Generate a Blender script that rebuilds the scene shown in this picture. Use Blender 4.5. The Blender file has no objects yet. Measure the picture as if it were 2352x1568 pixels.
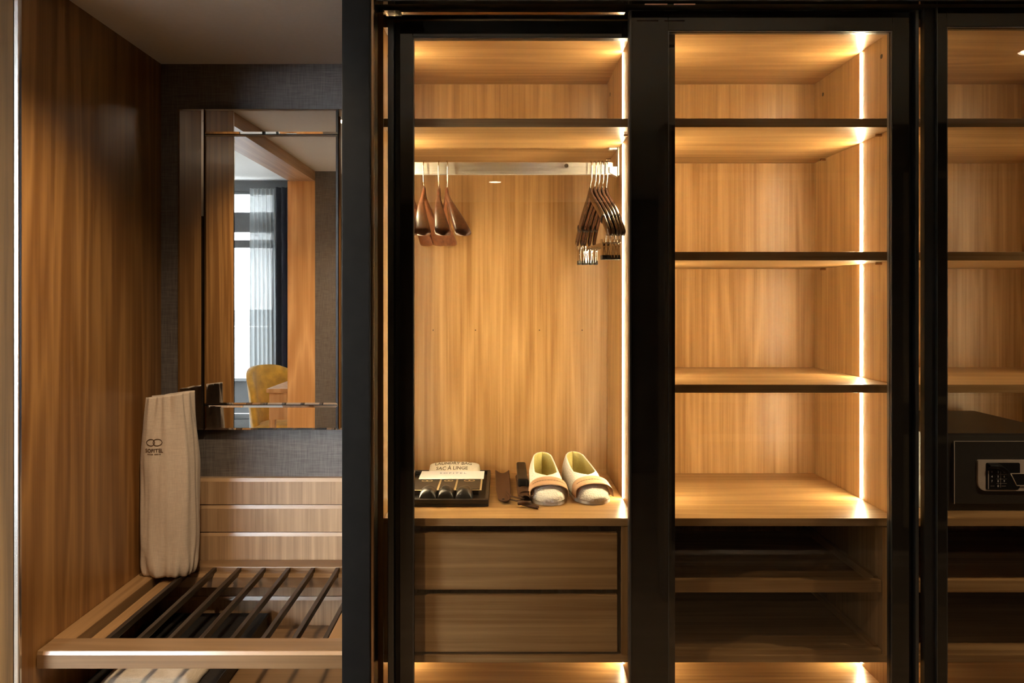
import bpy, bmesh, math, random
from mathutils import Vector, Matrix, noise
random.seed(7)
R = math.radians
sc = bpy.context.scene
COL = sc.collection

# ------------------------------------------------------------------ camera
F, VX, VY, ZC = 1840.0, 1155.0, 692.0, 1.30        # focal (px), vanishing point, eye height
cd = bpy.data.cameras.new('camera'); cam = bpy.data.objects.new('camera', cd); COL.objects.link(cam)
cam.location = (0, 0, ZC); cam.rotation_euler = (R(90), 0, 0)
cd.sensor_width = 36; cd.lens = 36*F/2352
cd.shift_x = (1176-VX)/2352; cd.shift_y = -(784-VY)/2352
cd.clip_start = 0.02
sc.camera = cam
# ------------------------------------------------------------------ light
LED = (1.0, 0.80, 0.46); LED_S = 185.0
W = bpy.data.worlds.new('sky'); sc.world = W; W.use_nodes = True
bg = W.node_tree.nodes['Background']; bg.inputs[0].default_value = (0.90, 0.96, 1.0, 1); bg.inputs[1].default_value = 70.0
sc.view_settings.view_transform = 'Standard'; sc.view_settings.look = 'None'
sc.view_settings.exposure = 0.0; sc.view_settings.gamma = 1.0; sc.view_settings.use_curve_mapping = False
cy = sc.cycles
cy.use_denoising = True; cy.max_bounces = 8; cy.diffuse_bounces = 4; cy.glossy_bounces = 5
cy.use_adaptive_sampling = True; cy.adaptive_threshold = 0.035
cy.transparent_max_bounces = 24; cy.caustics_reflective = False; cy.caustics_refractive = False
cy.sample_clamp_indirect = 6.0; cy.blur_glossy = 0.5
pl = bpy.data.lights.new('window_portal', 'AREA'); pl.shape = 'RECTANGLE'; pl.size = 2.6; pl.size_y = 2.4
pl.cycles.is_portal = True
po = bpy.data.objects.new('window_portal', pl); COL.objects.link(po)
po.location = (-3.9, -3.86, 1.33); po.rotation_euler = (R(90), 0, R(180))

# ------------------------------------------------------------------ helpers
def px(x, d): return (x-VX)*d/F
def pz(y, d): return ZC-(y-VY)*d/F

class MB:
    def __init__(s): s.v = []; s.f = []
    def add(s, v, f):
        o = len(s.v); s.v += [Vector(p) for p in v]; s.f += [[i+o for i in q] for q in f]; return s
    def box(s, x0, x1, y0, y1, z0, z1):
        return s.add([(x0,y0,z0),(x1,y0,z0),(x1,y1,z0),(x0,y1,z0),(x0,y0,z1),(x1,y0,z1),(x1,y1,z1),(x0,y1,z1)],
                     [(3,2,1,0),(4,5,6,7),(0,1,5,4),(1,2,6,5),(2,3,7,6),(3,0,4,7)])
    def tube(s, pts, r, n=8, cap=True, rad=None):
        pts = [Vector(p) for p in pts]; m = len(pts); V = []; Fc = []
        up = Vector((0,0,1)); prev = None
        for i, p in enumerate(pts):
            t = (pts[min(i+1,m-1)]-pts[max(i-1,0)]).normalized()
            if prev is None:
                a = up if abs(t.dot(up)) < .9 else Vector((1,0,0))
                u = t.cross(a).normalized()
            else:
                u = (prev - t*prev.dot(t)).normalized()
            prev = u; w = t.cross(u)
            rr = rad[i] if rad else r
            for k in range(n):
                a = 2*math.pi*k/n; V.append(p+(u*math.cos(a)+w*math.sin(a))*rr)
        for i in range(m-1):
            for k in range(n):
                Fc.append((i*n+k, i*n+(k+1)%n, (i+1)*n+(k+1)%n, (i+1)*n+k))
        if cap: Fc += [tuple(range(n-1,-1,-1)), tuple((m-1)*n+k for k in range(n))]
        return s.add(V, Fc)
    def grid(s, fn, nu, nv, closeu=False, closev=False):
        V = [fn(i/(nu if closeu else nu-1), j/(nv if closev else nv-1)) for i in range(nu) for j in range(nv)]
        Fc = []
        for i in range(nu if closeu else nu-1):
            for j in range(nv if closev else nv-1):
                a, b = i, (i+1) % nu; c, d = j, (j+1) % nv
                Fc.append((a*nv+c, b*nv+c, b*nv+d, a*nv+d))
        return s.add(V, Fc)
    def prism(s, poly, axis, a, b):
        n = len(poly)
        def p(q, h):
            return {'X': (h,q[0],q[1]), 'Y': (q[0],h,q[1]), 'Z': (q[0],q[1],h)}[axis]
        V = [p(q,a) for q in poly]+[p(q,b) for q in poly]
        Fc = [tuple(range(n)), tuple(range(2*n-1,n-1,-1))]+[(i,i+n,(i+1)%n+n,(i+1)%n) for i in range(n)]
        return s.add(V, Fc)
    def lathe(s, prof, c, n=24, axis='Z'):
        V = []; Fc = []; m = len(prof)
        for r, h in prof:
            for k in range(n):
                a = 2*math.pi*k/n
                q = (r*math.cos(a), r*math.sin(a), h) if axis == 'Z' else (r*math.cos(a), h, r*math.sin(a))
                V.append(Vector(c)+Vector(q))
        for i in range(m-1):
            for k in range(n): Fc.append((i*n+k, i*n+(k+1)%n, (i+1)*n+(k+1)%n, (i+1)*n+k))
        Fc += [tuple(range(n-1,-1,-1)), tuple((m-1)*n+k for k in range(n))]
        return s.add(V, Fc)
    def xf(s, M):
        s.v = [M @ p for p in s.v]; return s

def wloc(o):
    p = Vector((0,0,0))
    while o is not None: p = p+Vector(o.location); o = o.parent
    return p

def obj(name, mb, mat, parent=None, bevel=0, smooth=False, seg=2, solid=0, sub=0, local=False, kind=None, weld=0):
    """one mesh object; mb holds world points (or the parent's own space when local)"""
    me = bpy.data.meshes.new(name)
    off = wloc(parent) if (parent and not local) else Vector((0,0,0))
    me.from_pydata([tuple(v-off) for v in mb.v], [], mb.f)
    bm = bmesh.new(); bm.from_mesh(me)
    if weld: bmesh.ops.remove_doubles(bm, verts=bm.verts[:], dist=weld)
    bmesh.ops.recalc_face_normals(bm, faces=bm.faces)
    if bevel:
        bmesh.ops.bevel(bm, geom=bm.edges[:], offset=bevel, segments=seg, profile=.6, affect='EDGES', clamp_overlap=True)
    if smooth:
        for f in bm.faces: f.smooth = True
    bm.to_mesh(me); bm.free()
    o = bpy.data.objects.new(name, me); COL.objects.link(o)
    if mat: me.materials.append(mat)
    if parent: o.parent = parent
    if solid:
        m = o.modifiers.new('thick', 'SOLIDIFY'); m.thickness = solid; m.offset = 0
    if sub:
        m = o.modifiers.new('sub', 'SUBSURF'); m.levels = sub; m.render_levels = sub
    if kind: o['kind'] = kind
    return o
def box(name, x0, x1, y0, y1, z0, z1, mat, parent=None, bevel=.0012, **k):
    return obj(name, MB().box(x0,x1,y0,y1,z0,z1), mat, parent, bevel, **k)
def thing(name, loc, label, cat, group=None):
    o = bpy.data.objects.new(name, None); o.empty_display_size = .05; COL.objects.link(o); o.location = loc
    return tag(o, label, cat, group)
def tag(o, label, cat, group=None):
    o['label'] = label; o['category'] = cat
    if group: o['group'] = group
    return o
def struct(o, label=None):
    o['kind'] = 'structure'
    if label: o['label'] = label
    return o
def dup(root, loc, rot=None):
    r = root.copy(); COL.objects.link(r); r.location = loc
    if rot is not None: r.rotation_euler = rot
    for ch in list(root.children):
        c = ch.copy(); COL.objects.link(c); c.parent = r
        for g in list(ch.children):
            e = g.copy(); COL.objects.link(e); e.parent = c
    return r
def text_mb(body, size, align='CENTER', space=1.0, bold=.012):
    cu = bpy.data.curves.new('t', 'FONT'); cu.body = body; cu.size = size; cu.align_x = align; cu.align_y = 'CENTER'
    cu.space_character = space; cu.offset = size*bold; cu.resolution_u = 3
    o = bpy.data.objects.new('t', cu); COL.objects.link(o)
    dg = bpy.context.evaluated_depsgraph_get(); dg.update()
    me = bpy.data.meshes.new_from_object(o.evaluated_get(dg))
    mb = MB().add([v.co.copy() for v in me.vertices], [list(p.vertices) for p in me.polygons])
    bpy.data.objects.remove(o); bpy.data.curves.remove(cu); bpy.data.meshes.remove(me)
    return mb
def emblem_mb(w, t):
    """two interlaced rings with pointed outer ends, in the XY plane, width w, line t"""
    mb = MB(); a = w*.28; b = w*.21; N = 40
    for s in (-1, 1):
        ring = []
        for k in range(N):
            th = 2*math.pi*k/N; c, q = math.cos(th), math.sin(th)
            if c > 0: x, y = a*1.15*c, b*math.copysign(abs(q)**1.25, q)
            else: x, y = a*.78*c, b*q
            ring.append(Vector((s*(w*.178+x), y, 0)))
        V = []; Fc = []
        cen = Vector((s*w*.178, 0, 0))
        for p in ring:
            dr = (p-cen).normalized(); V += [p+dr*t*.5, p-dr*t*.5]
        for k in range(N):
            j = (k+1) % N; Fc.append((2*k, 2*j, 2*j+1, 2*k+1))
        mb.add(V, Fc)
    return mb

# ------------------------------------------------------------------ materials
def nt(name):
    m = bpy.data.materials.new(name); m.use_nodes = True
    return m, m.node_tree, m.node_tree.nodes['Principled BSDF']
def setp(p, col=None, rough=None, metal=None, spec=None, coat=None, sheen=None):
    if col is not None: p.inputs['Base Color'].default_value = (*col, 1)
    if rough is not None: p.inputs['Roughness'].default_value = rough
    if metal is not None: p.inputs['Metallic'].default_value = metal
    if spec is not None: p.inputs['Specular IOR Level'].default_value = spec
    if coat is not None: p.inputs['Coat Weight'].default_value = coat; p.inputs['Coat Roughness'].default_value = .15
    if sheen is not None: p.inputs['Sheen Weight'].default_value = sheen
def N(t, kind, **k):
    n = t.nodes.new(kind)
    for a, b in k.items(): setattr(n, a, b)
    return n
def coords(t, scale, rnd=True):
    tc = N(t, 'ShaderNodeTexCoord'); mp = N(t, 'ShaderNodeMapping'); mp.inputs['Scale'].default_value = scale
    if rnd:
        oi = N(t, 'ShaderNodeObjectInfo'); ml = N(t, 'ShaderNodeMath', operation='MULTIPLY'); ml.inputs[1].default_value = 7.3
        t.links.new(oi.outputs['Random'], ml.inputs[0])
        ad = N(t, 'ShaderNodeVectorMath', operation='ADD'); t.links.new(tc.outputs['Object'], ad.inputs[0]); t.links.new(ml.outputs[0], ad.inputs[1])
        t.links.new(ad.outputs[0], mp.inputs[0])
    else: t.links.new(tc.outputs['Object'], mp.inputs[0])
    return mp
def ramp(t, stops):
    r = N(t, 'ShaderNodeValToRGB'); e = r.color_ramp.elements
    while len(e) > len(stops): e.remove(e[-1])
    while len(e) < len(stops): e.new(1)
    for q, (p, c) in zip(e, stops): q.position = p; q.color = (*c, 1)
    return r
def wood(name, axis, light=(.54,.325,.140), dark=(.30,.155,.050), rough=.34, fig=.5, spec=.45, coat=None):
    m, t, p = nt(name); setp(p, rough=rough, spec=spec, coat=coat)
    p.inputs['Coat Roughness'].default_value = .3
    i = 'XYZ'.index(axis)
    s1 = [95.0]*3; s1[i] = 1.6
    s2 = [7.0]*3; s2[i] = .55
    m1 = coords(t, s1); m2 = coords(t, s2)
    fib = N(t, 'ShaderNodeTexNoise'); fib.inputs['Scale'].default_value = 1; fib.inputs['Detail'].default_value = 5; fib.inputs['Roughness'].default_value = .65
    t.links.new(m1.outputs[0], fib.inputs['Vector'])
    low = N(t, 'ShaderNodeTexNoise'); low.inputs['Scale'].default_value = 1; low.inputs['Detail'].default_value = 2
    t.links.new(m2.outputs[0], low.inputs['Vector'])
    k = N(t, 'ShaderNodeMath', operation='MULTIPLY'); k.inputs[1].default_value = 13.0; t.links.new(low.outputs['Fac'], k.inputs[0])
    fr = N(t, 'ShaderNodeMath', operation='PINGPONG'); fr.inputs[1].default_value = 1.0; t.links.new(k.outputs[0], fr.inputs[0])
    pw = N(t, 'ShaderNodeMath', operation='POWER'); pw.inputs[1].default_value = 1.6; t.links.new(fr.outputs[0], pw.inputs[0])
    mx = N(t, 'ShaderNodeMix', data_type='FLOAT'); mx.inputs['Factor'].default_value = fig*.42
    t.links.new(fib.outputs['Fac'], mx.inputs['A']); t.links.new(pw.outputs[0], mx.inputs['B'])
    rp = ramp(t, [(.30, dark), (.50, tuple(a*.55+b*.45 for a, b in zip(light, dark))), (.68, light)])
    t.links.new(mx.outputs['Result'], rp.inputs[0]); t.links.new(rp.outputs[0], p.inputs['Base Color'])
    b = N(t, 'ShaderNodeBump'); b.inputs['Strength'].default_value = .10; b.inputs['Distance'].default_value = .002
    t.links.new(fib.outputs['Fac'], b.inputs['Height']); t.links.new(b.outputs[0], p.inputs['Normal'])
    return m
def plain(name, col, rough=.5, metal=0, spec=.5, var=.12, scale=60, bump=.0, coat=None, sheen=None, stretch=None):
    m, t, p = nt(name); setp(p, rough=rough, metal=metal, spec=spec, coat=coat, sheen=sheen)
    mp = coords(t, stretch or (scale,)*3)
    n = N(t, 'ShaderNodeTexNoise'); n.inputs['Scale'].default_value = 1; n.inputs['Detail'].default_value = 4
    t.links.new(mp.outputs[0], n.inputs['Vector'])
    rp = ramp(t, [(.3, tuple(c*(1-var) for c in col)), (.7, tuple(min(1, c*(1+var)) for c in col))])
    t.links.new(n.outputs['Fac'], rp.inputs[0]); t.links.new(rp.outputs[0], p.inputs['Base Color'])
    if bump:
        b = N(t, 'ShaderNodeBump'); b.inputs['Strength'].default_value = bump; b.inputs['Distance'].default_value = .003
        t.links.new(n.outputs['Fac'], b.inputs['Height']); t.links.new(b.outputs[0], p.inputs['Normal'])
    return m
def weave(name, c1, c2, f=420, rough=.6, spec=.4, bump=.25, sheen=0):
    m, t, p = nt(name); setp(p, rough=rough, spec=spec, sheen=sheen)
    fac = None
    for ax, sc_ in (((f, f, f*.06), 1), ((f*.06, f*.06, f), 1)):
        mp = coords(t, ax); n = N(t, 'ShaderNodeTexNoise'); n.inputs['Scale'].default_value = 1; n.inputs['Detail'].default_value = 2
        t.links.new(mp.outputs[0], n.inputs['Vector'])
        if fac is None: fac = n.outputs['Fac']
        else:
            a = N(t, 'ShaderNodeMath', operation='ADD'); t.links.new(fac, a.inputs[0]); t.links.new(n.outputs['Fac'], a.inputs[1])
            h = N(t, 'ShaderNodeMath', operation='MULTIPLY'); h.inputs[1].default_value = .5; t.links.new(a.outputs[0], h.inputs[0]); fac = h.outputs[0]
    rp = ramp(t, [(.36, c1), (.64, c2)]); t.links.new(fac, rp.inputs[0]); t.links.new(rp.outputs[0], p.inputs['Base Color'])
    b = N(t, 'ShaderNodeBump'); b.inputs['Strength'].default_value = bump; b.inputs['Distance'].default_value = .002
    t.links.new(fac, b.inputs['Height']); t.links.new(b.outputs[0], p.inputs['Normal'])
    return m
def emit(name, col, s):
    m = bpy.data.materials.new(name); m.use_nodes = True; t = m.node_tree
    t.nodes.remove(t.nodes['Principled BSDF'])
    e = N(t, 'ShaderNodeEmission'); e.inputs[0].default_value = (*col, 1); e.inputs[1].default_value = s
    t.links.new(e.outputs[0], t.nodes['Material Output'].inputs[0]); return m
def glass(name, tint=(.93,.93,.93), gain=1.0):
    m = bpy.data.materials.new(name); m.use_nodes = True; t = m.node_tree
    t.nodes.remove(t.nodes['Principled BSDF'])
    lw = N(t, 'ShaderNodeLayerWeight'); lw.inputs['Blend'].default_value = .5
    pw = N(t, 'ShaderNodeMath', operation='POWER'); pw.inputs[1].default_value = 5; t.links.new(lw.outputs['Facing'], pw.inputs[0])
    ma = N(t, 'ShaderNodeMath', operation='MULTIPLY_ADD'); ma.inputs[1].default_value = .96; ma.inputs[2].default_value = .042*gain; t.links.new(pw.outputs[0], ma.inputs[0])
    tr = N(t, 'ShaderNodeBsdfTransparent'); tr.inputs[0].default_value = (*tint, 1)
    gl = N(t, 'ShaderNodeBsdfGlossy'); gl.inputs['Roughness'].default_value = 0.0
    mi = N(t, 'ShaderNodeMixShader'); t.links.new(ma.outputs[0], mi.inputs[0]); t.links.new(tr.outputs[0], mi.inputs[1]); t.links.new(gl.outputs[0], mi.inputs[2])
    t.links.new(mi.outputs[0], t.nodes['Material Output'].inputs[0]); return m
def sheer(name):
    m = bpy.data.materials.new(name); m.use_nodes = True; t = m.node_tree
    t.nodes.remove(t.nodes['Principled BSDF'])
    mp = coords(t, (500, 500, 40)); n = N(t, 'ShaderNodeTexNoise'); n.inputs['Scale'].default_value = 1; t.links.new(mp.outputs[0], n.inputs['Vector'])
    tr = N(t, 'ShaderNodeBsdfTransparent'); di = N(t, 'ShaderNodeBsdfDiffuse'); di.inputs[0].default_value = (.6,.62,.63,1)
    tl = N(t, 'ShaderNodeBsdfTranslucent'); tl.inputs[0].default_value = (.075,.080,.082,1)
    a = N(t, 'ShaderNodeMixShader'); a.inputs[0].default_value = .5; t.links.new(di.outputs[0], a.inputs[1]); t.links.new(tl.outputs[0], a.inputs[2])
    r = N(t, 'ShaderNodeMapRange'); r.inputs['To Min'].default_value = .985; r.inputs['To Max'].default_value = 1.0; t.links.new(n.outputs['Fac'], r.inputs['Value'])
    b = N(t, 'ShaderNodeMixShader'); t.links.new(r.outputs[0], b.inputs[0]); t.links.new(tr.outputs[0], b.inputs[1]); t.links.new(a.outputs[0], b.inputs[2])
    t.links.new(b.outputs[0], t.nodes['Material Output'].inputs[0]); return m

M = {}
for ax in 'XYZ': M['oak'+ax] = wood('oak_grain_'+ax.lower(), ax)
M['rackX'] = wood('rack_oak_x', 'X', (.27,.158,.078), (.17,.095,.044), rough=.30, coat=.6); M['rackY'] = wood('rack_oak_y', 'Y', (.38,.22,.10), (.25,.138,.06), rough=.30)
M['panel'] = wood('niche_panel_oak', 'Z', (.40,.20,.065), (.22,.095,.026), rough=.32, fig=.8)
M['reveal'] = wood('shaded_portal_oak', 'Z', (.14,.070,.020), (.075,.036,.010), rough=.65, fig=.5, spec=.15)  # darker copy of the portal oak, with the shade put into its colour
M['board'] = wood('niche_board_oak', 'Z', (.52,.335,.19), (.30,.175,.09), rough=.34, fig=.4, coat=1.0)
M['nose'] = wood('polished_oak_nosing', 'X', (.52,.335,.19), (.36,.22,.12), rough=.22, fig=.3, coat=1.0)
M['jamb'] = wood('portal_oak', 'Z', (.74,.42,.19), (.54,.27,.10), rough=.35, fig=.9)
M['header'] = wood('header_oak', 'Y', (.50,.29,.15), (.33,.17,.08), rough=.35)
M['fabricwall'] = weave('woven_wallcovering', (.085,.072,.066), (.16,.138,.128), f=330, rough=.5, spec=.5)
M['white'] = plain('ceiling_paint', (.84,.83,.82), .8, spec=.2, var=.02)
M['darkwall'] = plain('dark_wainscot_paint', (.055,.045,.04), .35, var=.1, scale=20)
M['moulding'] = plain('brown_moulding_paint', (.26,.21,.17), .3, var=.08)
M['floor'] = wood('floor_oak', 'X', (.34,.25,.17), (.22,.155,.10), rough=.35)
M['carpet'] = plain('pale_bedroom_carpet', (.66,.64,.60), .95, var=.06, scale=90, bump=.3, spec=.1)
M['roomwall'] = plain('room_wall_paint', (.55,.53,.50), .7, var=.05, scale=9)
M['tile'] = plain('bathroom_wall_stone', (.09,.065,.05), .25, var=.25, scale=6)
M['post'] = plain('black_post_lacquer', (.0075,.0072,.0070), .45, var=.2, scale=25, spec=.15)
M['gloss'] = plain('black_glazed_frame', (.011,.0095,.008), .045, var=.2, scale=15, spec=.85)
M['black'] = plain('matt_black_metal', (.008,.008,.009), .45, var=.2, scale=40)
M['gun'] = plain('gunmetal_profile', (.13,.14,.16), .28, metal=.9, var=.1, stretch=(300,300,6))
M['bronze'] = plain('bronze_trim', (.50,.36,.24), .22, metal=1, var=.1, stretch=(300,300,6))
M['glint'] = plain('pink_track_glint', (.75,.48,.40), .35, metal=.4, var=.05)
M['alu'] = plain('brushed_aluminium', (.78,.74,.68), .38, metal=.7, var=.08, stretch=(4,300,300))
M['steel'] = plain('polished_steel', (.80,.78,.74), .12, metal=1, var=.04)
M['nickel'] = plain('satin_steel_edge', (.86,.86,.87), .18, metal=1, var=.04, stretch=(300,300,5))
M['rod'] = plain('dark_bronze_bar', (.055,.040,.030), .33, metal=.55, var=.2, stretch=(200,5,200))
M['led'] = emit('led_diffuser', LED, LED_S); M['led_dim'] = emit('led_diffuser_dimmed', LED, LED_S*.38); M['led_hi'] = emit('led_diffuser_full', LED, LED_S*1.35)
M['glass'] = glass('clear_door_glass', gain=1.15)
M['pane'] = glass('window_glass', (.97,.98,.98))
m_, t_, p_ = nt('mirror_silver'); setp(p_, (.90,.90,.89), .0, 1.0); M['mirror'] = m_
M['hang_d'] = wood('dark_walnut_lacquer', 'Y', (.075,.030,.016), (.030,.011,.006), rough=.22, fig=.4, spec=.6)
M['hang_r'] = wood('reddish_beech_stain', 'Y', (.20,.075,.036), (.10,.036,.018), rough=.34, fig=.3)
M['rubber'] = plain('black_rubber', (.012,.011,.010), .5)
M['canvas'] = weave('beige_canvas', (.52,.42,.34), (.64,.53,.43), f=700, rough=.85, spec=.15, bump=.2, sheen=.15)
M['print'] = plain('brown_print', (.085,.045,.022), .7, var=.05)
M['terry'] = plain('cream_waffle_cotton', (.84,.79,.68), .95, var=.10, scale=230, bump=1.0, spec=.03)
M['lining'] = plain('yellowish_lining', (.74,.64,.24), .9, var=.06, scale=260, bump=.3, spec=.1)
M['band'] = plain('tan_paper_band', (.52,.31,.17), .6, var=.08, scale=50)
M['sole'] = plain('white_eva_sole', (.72,.68,.60), .6, var=.05)
M['leather'] = plain('black_leather', (.016,.014,.013), .45, spec=.35, var=.2, scale=220, bump=.25)
M['pouch'] = plain('black_satin_pouch', (.022,.023,.023), .30, var=.2, scale=120, bump=.2)
M['brownl'] = plain('brown_leather', (.050,.020,.009), .55, spec=.25, var=.2, scale=180, bump=.2)
M['blackp'] = plain('black_plastic_gloss', (.006,.006,.007), .40, spec=.22, var=.1)
M['paper'] = plain('white_card', (.86,.84,.84), .6, var=.02)
M['cream'] = plain('cream_cotton', (.82,.76,.64), .9, var=.06, scale=150, bump=.2, spec=.1)
M['card'] = plain('black_card', (.024,.019,.015), .45, var=.15)
M['gold'] = plain('gold_foil', (.80,.62,.34), .35, metal=.4, var=.05)
M['safe'] = plain('charcoal_powder_coat', (.030,.026,.023), .42, var=.2, scale=500, bump=.12)
M['silver'] = plain('champagne_plastic', (.62,.53,.45), .35, metal=.2, var=.05)
M['inkblue'] = plain('grey_blue_ink', (.20,.20,.30), .6, var=.03)
M['key'] = plain('white_key_print', (.92,.90,.88), .6, var=.03)
M['velvet'] = plain('mustard_velvet', (.62,.34,.035), .75, var=.3, scale=14, sheen=.5)
M['curtain'] = plain('navy_drape', (.022,.024,.034), .85, var=.2, stretch=(30,30,2))
M['sheer'] = sheer('white_voile')
M['frame'] = plain('grey_window_frame', (.10,.105,.11), .4, var=.08)
M['facade'] = plain('pale_render', (.035,.035,.036), .85, var=.1, scale=1.5)
M['slate'] = plain('dark_zinc_roof', (.006,.0065,.007), .6, var=.2, scale=3)
M['marble'] = plain('grey_planter', (.05,.052,.054), .6, var=.1, scale=4)
M['cloth'] = weave('beige_linen', (.44,.36,.28), (.56,.47,.37), f=600, rough=.85, spec=.15, bump=.2)
M['lamp'] = emit('downlight_lens', (1.0, .80, .55), 26.0)

# ------------------------------------------------------------------ the setting
YB = 2.60                       # back of niche and wardrobe interiors
CH = ZC+.77                     # hall ceiling
XL = -1.109                     # niche left wall face
WB = .40                        # hall wall opposite the wardrobe
RX0, RX1, RY0 = -6.0, -1.27, -3.80
struct(box('floor', RX0, -1.27, -4.0, 2.75, -.06, .002, M['carpet'], bevel=0), 'pale bedroom carpet')
struct(box('floor', -1.27, 3.3, -4.0, 2.75, -.06, 0, M['floor'], bevel=0), 'oak floor')
struct(box('ceiling', RX1, 3.3, -2.3, 2.72, CH, CH+.06, M['white'], bevel=0), 'white hall ceiling over the luggage niche')
struct(box('ceiling', RX0, RX1, RY0, 2.72, ZC+1.35, ZC+1.41, M['white'], bevel=0), 'white ceiling of the daylit bedroom')
wb = struct(box('wall_back', -1.30, 3.3, YB, YB+.08, 0, CH, M['fabricwall'], bevel=0), 'dark woven wallcovering at the back of the niche')
# horizontal boards of the niche back, each with a chamfered top edge
BF = 2.575
zs = [(1098,1158),(1160,1221),(1223,1286),(1288,1368),(1370,1452)]
for y0, y1 in zs:
    z1, z0 = pz(y0, BF), pz(y1, BF)
    b_ = obj('board', MB().prism([(BF,z0),(YB,z0),(YB,z1),(BF+.0030,z1),(BF,z1-.011)], 'X', XL, -.376), M['board'], wb)
    obj('polished_edge', MB().prism([(BF-.0004,z1-.0113),(BF+.003,z1-.0113),(BF+.006,z1+.0003),(BF+.0026,z1+.0003)], 'X', XL, -.376), M['nose'], b_)
wl = struct(box('wall_left', -1.265, XL, 1.84, 2.70, 0, CH, M['panel'], bevel=0), 'tall oak veneer panel on the left of the niche')
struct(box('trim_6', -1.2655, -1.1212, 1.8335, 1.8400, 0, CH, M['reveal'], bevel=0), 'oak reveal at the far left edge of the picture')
struct(box('trim_1', -1.121, XL+.0015, 1.834, 1.846, 0, CH, M['nickel'], bevel=.003), 'bright polished strip on the front edge of the oak panel')
struct(box('trim_2', -1.265, -1.112, WB, 1.84, ZC+.712, ZC+1.35, M['header'], bevel=0), 'oak header beam over the opening to the bedroom')
struct(box('trim_3', -1.275, -1.112, WB-.12, WB, 0, ZC+.712, M['jamb'], bevel=.001), 'honey oak jamb reflected in the mirror')
ww = struct(box('wall_hall', -1.112, -.97, WB-.12, WB, 0, CH, M['fabricwall'], bevel=0), 'woven wall piece seen in the mirror')
struct(box('trim_4', -.985, -.955, WB-.125, WB+.012, 0, CH, M['moulding'], bevel=.004), 'dark door casing on the hall wall')
# hall wall opposite the wardrobe, right of the doorway: dark, panelled (reflected in the glass doors)
wr = struct(box('wall_front', .72, 3.3, WB-.12, WB, 0, CH, M['darkwall'], bevel=0), 'dark panelled hall wall reflected in the glass doors')
bb = struct(obj('baseboard_front', MB().prism([(WB,0),(WB+.022,0),(WB+.022,.155),(WB+.012,.175),(WB+.012,.200),(WB,.215)], 'X', .72, 3.3), M['moulding']), 'dark moulded baseboard')
for (a, b, c, d) in ((.86, 1.62, .32, .72), (1.74, 2.5, .32, .72), (.86, 1.62, .86, 1.86), (1.74, 2.5, .86, 1.86)):
    mb = MB(); t = .03
    for q in ((a,b,c,c+t),(a,b,d-t,d),(a,a+t,c+t,d-t),(b-t,b,c+t,d-t)): mb.box(q[0],q[1],WB-.002,WB+.012,q[2],q[3])
    obj('panel_moulding', mb, M['moulding'], wr, .003)
struct(box('trim_5', .70, .735, WB-.125, WB+.012, 0, CH, M['moulding'], bevel=.004), 'dark door casing at the end of the hall wall')
struct(box('wall_bath', -1.15, 3.3, -2.3, -2.2, 0, CH, M['tile'], bevel=0), 'dark stone wall behind the doorway')
struct(box('wall_right', 3.2, 3.3, -2.3, 2.7, 0, CH, M['darkwall'], bevel=0), 'dark end wall of the hall')
struct(box('wall_partition', RX1, -1.15, RY0, WB-.12, 0, ZC+1.35, M['roomwall'], bevel=0), 'wall between bedroom and doorway')
struct(box('wall_room_left', RX0-.1, RX0, RY0-.1, 2.72, 0, ZC+1.35, M['roomwall'], bevel=0), 'far side wall of the bedroom')
struct(box('wall_room_back', RX0, -1.265, 2.62, 2.72, 0, ZC+1.35, M['panel'], bevel=0), 'oak panelled bedroom wall')
WX0, WX1, WZ0, WZ1 = -5.2, -2.52, .10, ZC+1.23
mb = MB(); mb.box(RX0, WX0, RY0-.1, RY0, 0, ZC+1.35).box(WX1, RX1, RY0-.1, RY0, 0, ZC+1.35).box(WX0, WX1, RY0-.1, RY0, WZ1, ZC+1.35).box(WX0, WX1, RY0-.1, RY0, 0, WZ0)
struct(obj('wall_window', mb, M['frame']), 'grey wall around the tall bedroom window')
wi = struct(obj('window_1', MB().box(WX0,WX0+.06,RY0-.08,RY0-.02,WZ0,WZ1).box(WX1-.06,WX1,RY0-.08,RY0-.02,WZ0,WZ1)
     .box(WX0,WX1,RY0-.08,RY0-.02,WZ0,WZ0+.06).box(WX0,WX1,RY0-.08,RY0-.02,WZ1-.03,WZ1), M['frame']), 'tall grey framed bedroom window')
for z0, z1, nm in ((ZC+.774, ZC+.997, 'transom_panel'), (ZC+.60, ZC+.687, 'transom_bar')):
    box(nm, WX0, WX1, RY0-.09, RY0-.01, z0, z1, M['frame'], wi, .004)
for x in (-3.45, -4.35): box('mullion', x-.03, x+.03, RY0-.08, RY0-.02, WZ0, WZ1, M['frame'], wi, .003)
for a, b in ((WX0,-4.35),(-4.35,-3.45),(-3.45,WX1)):
    box('pane', a+.03, b-.03, RY0-.055, RY0-.049, WZ0+.06, WZ1-.03, M['pane'], wi, 0)

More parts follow.
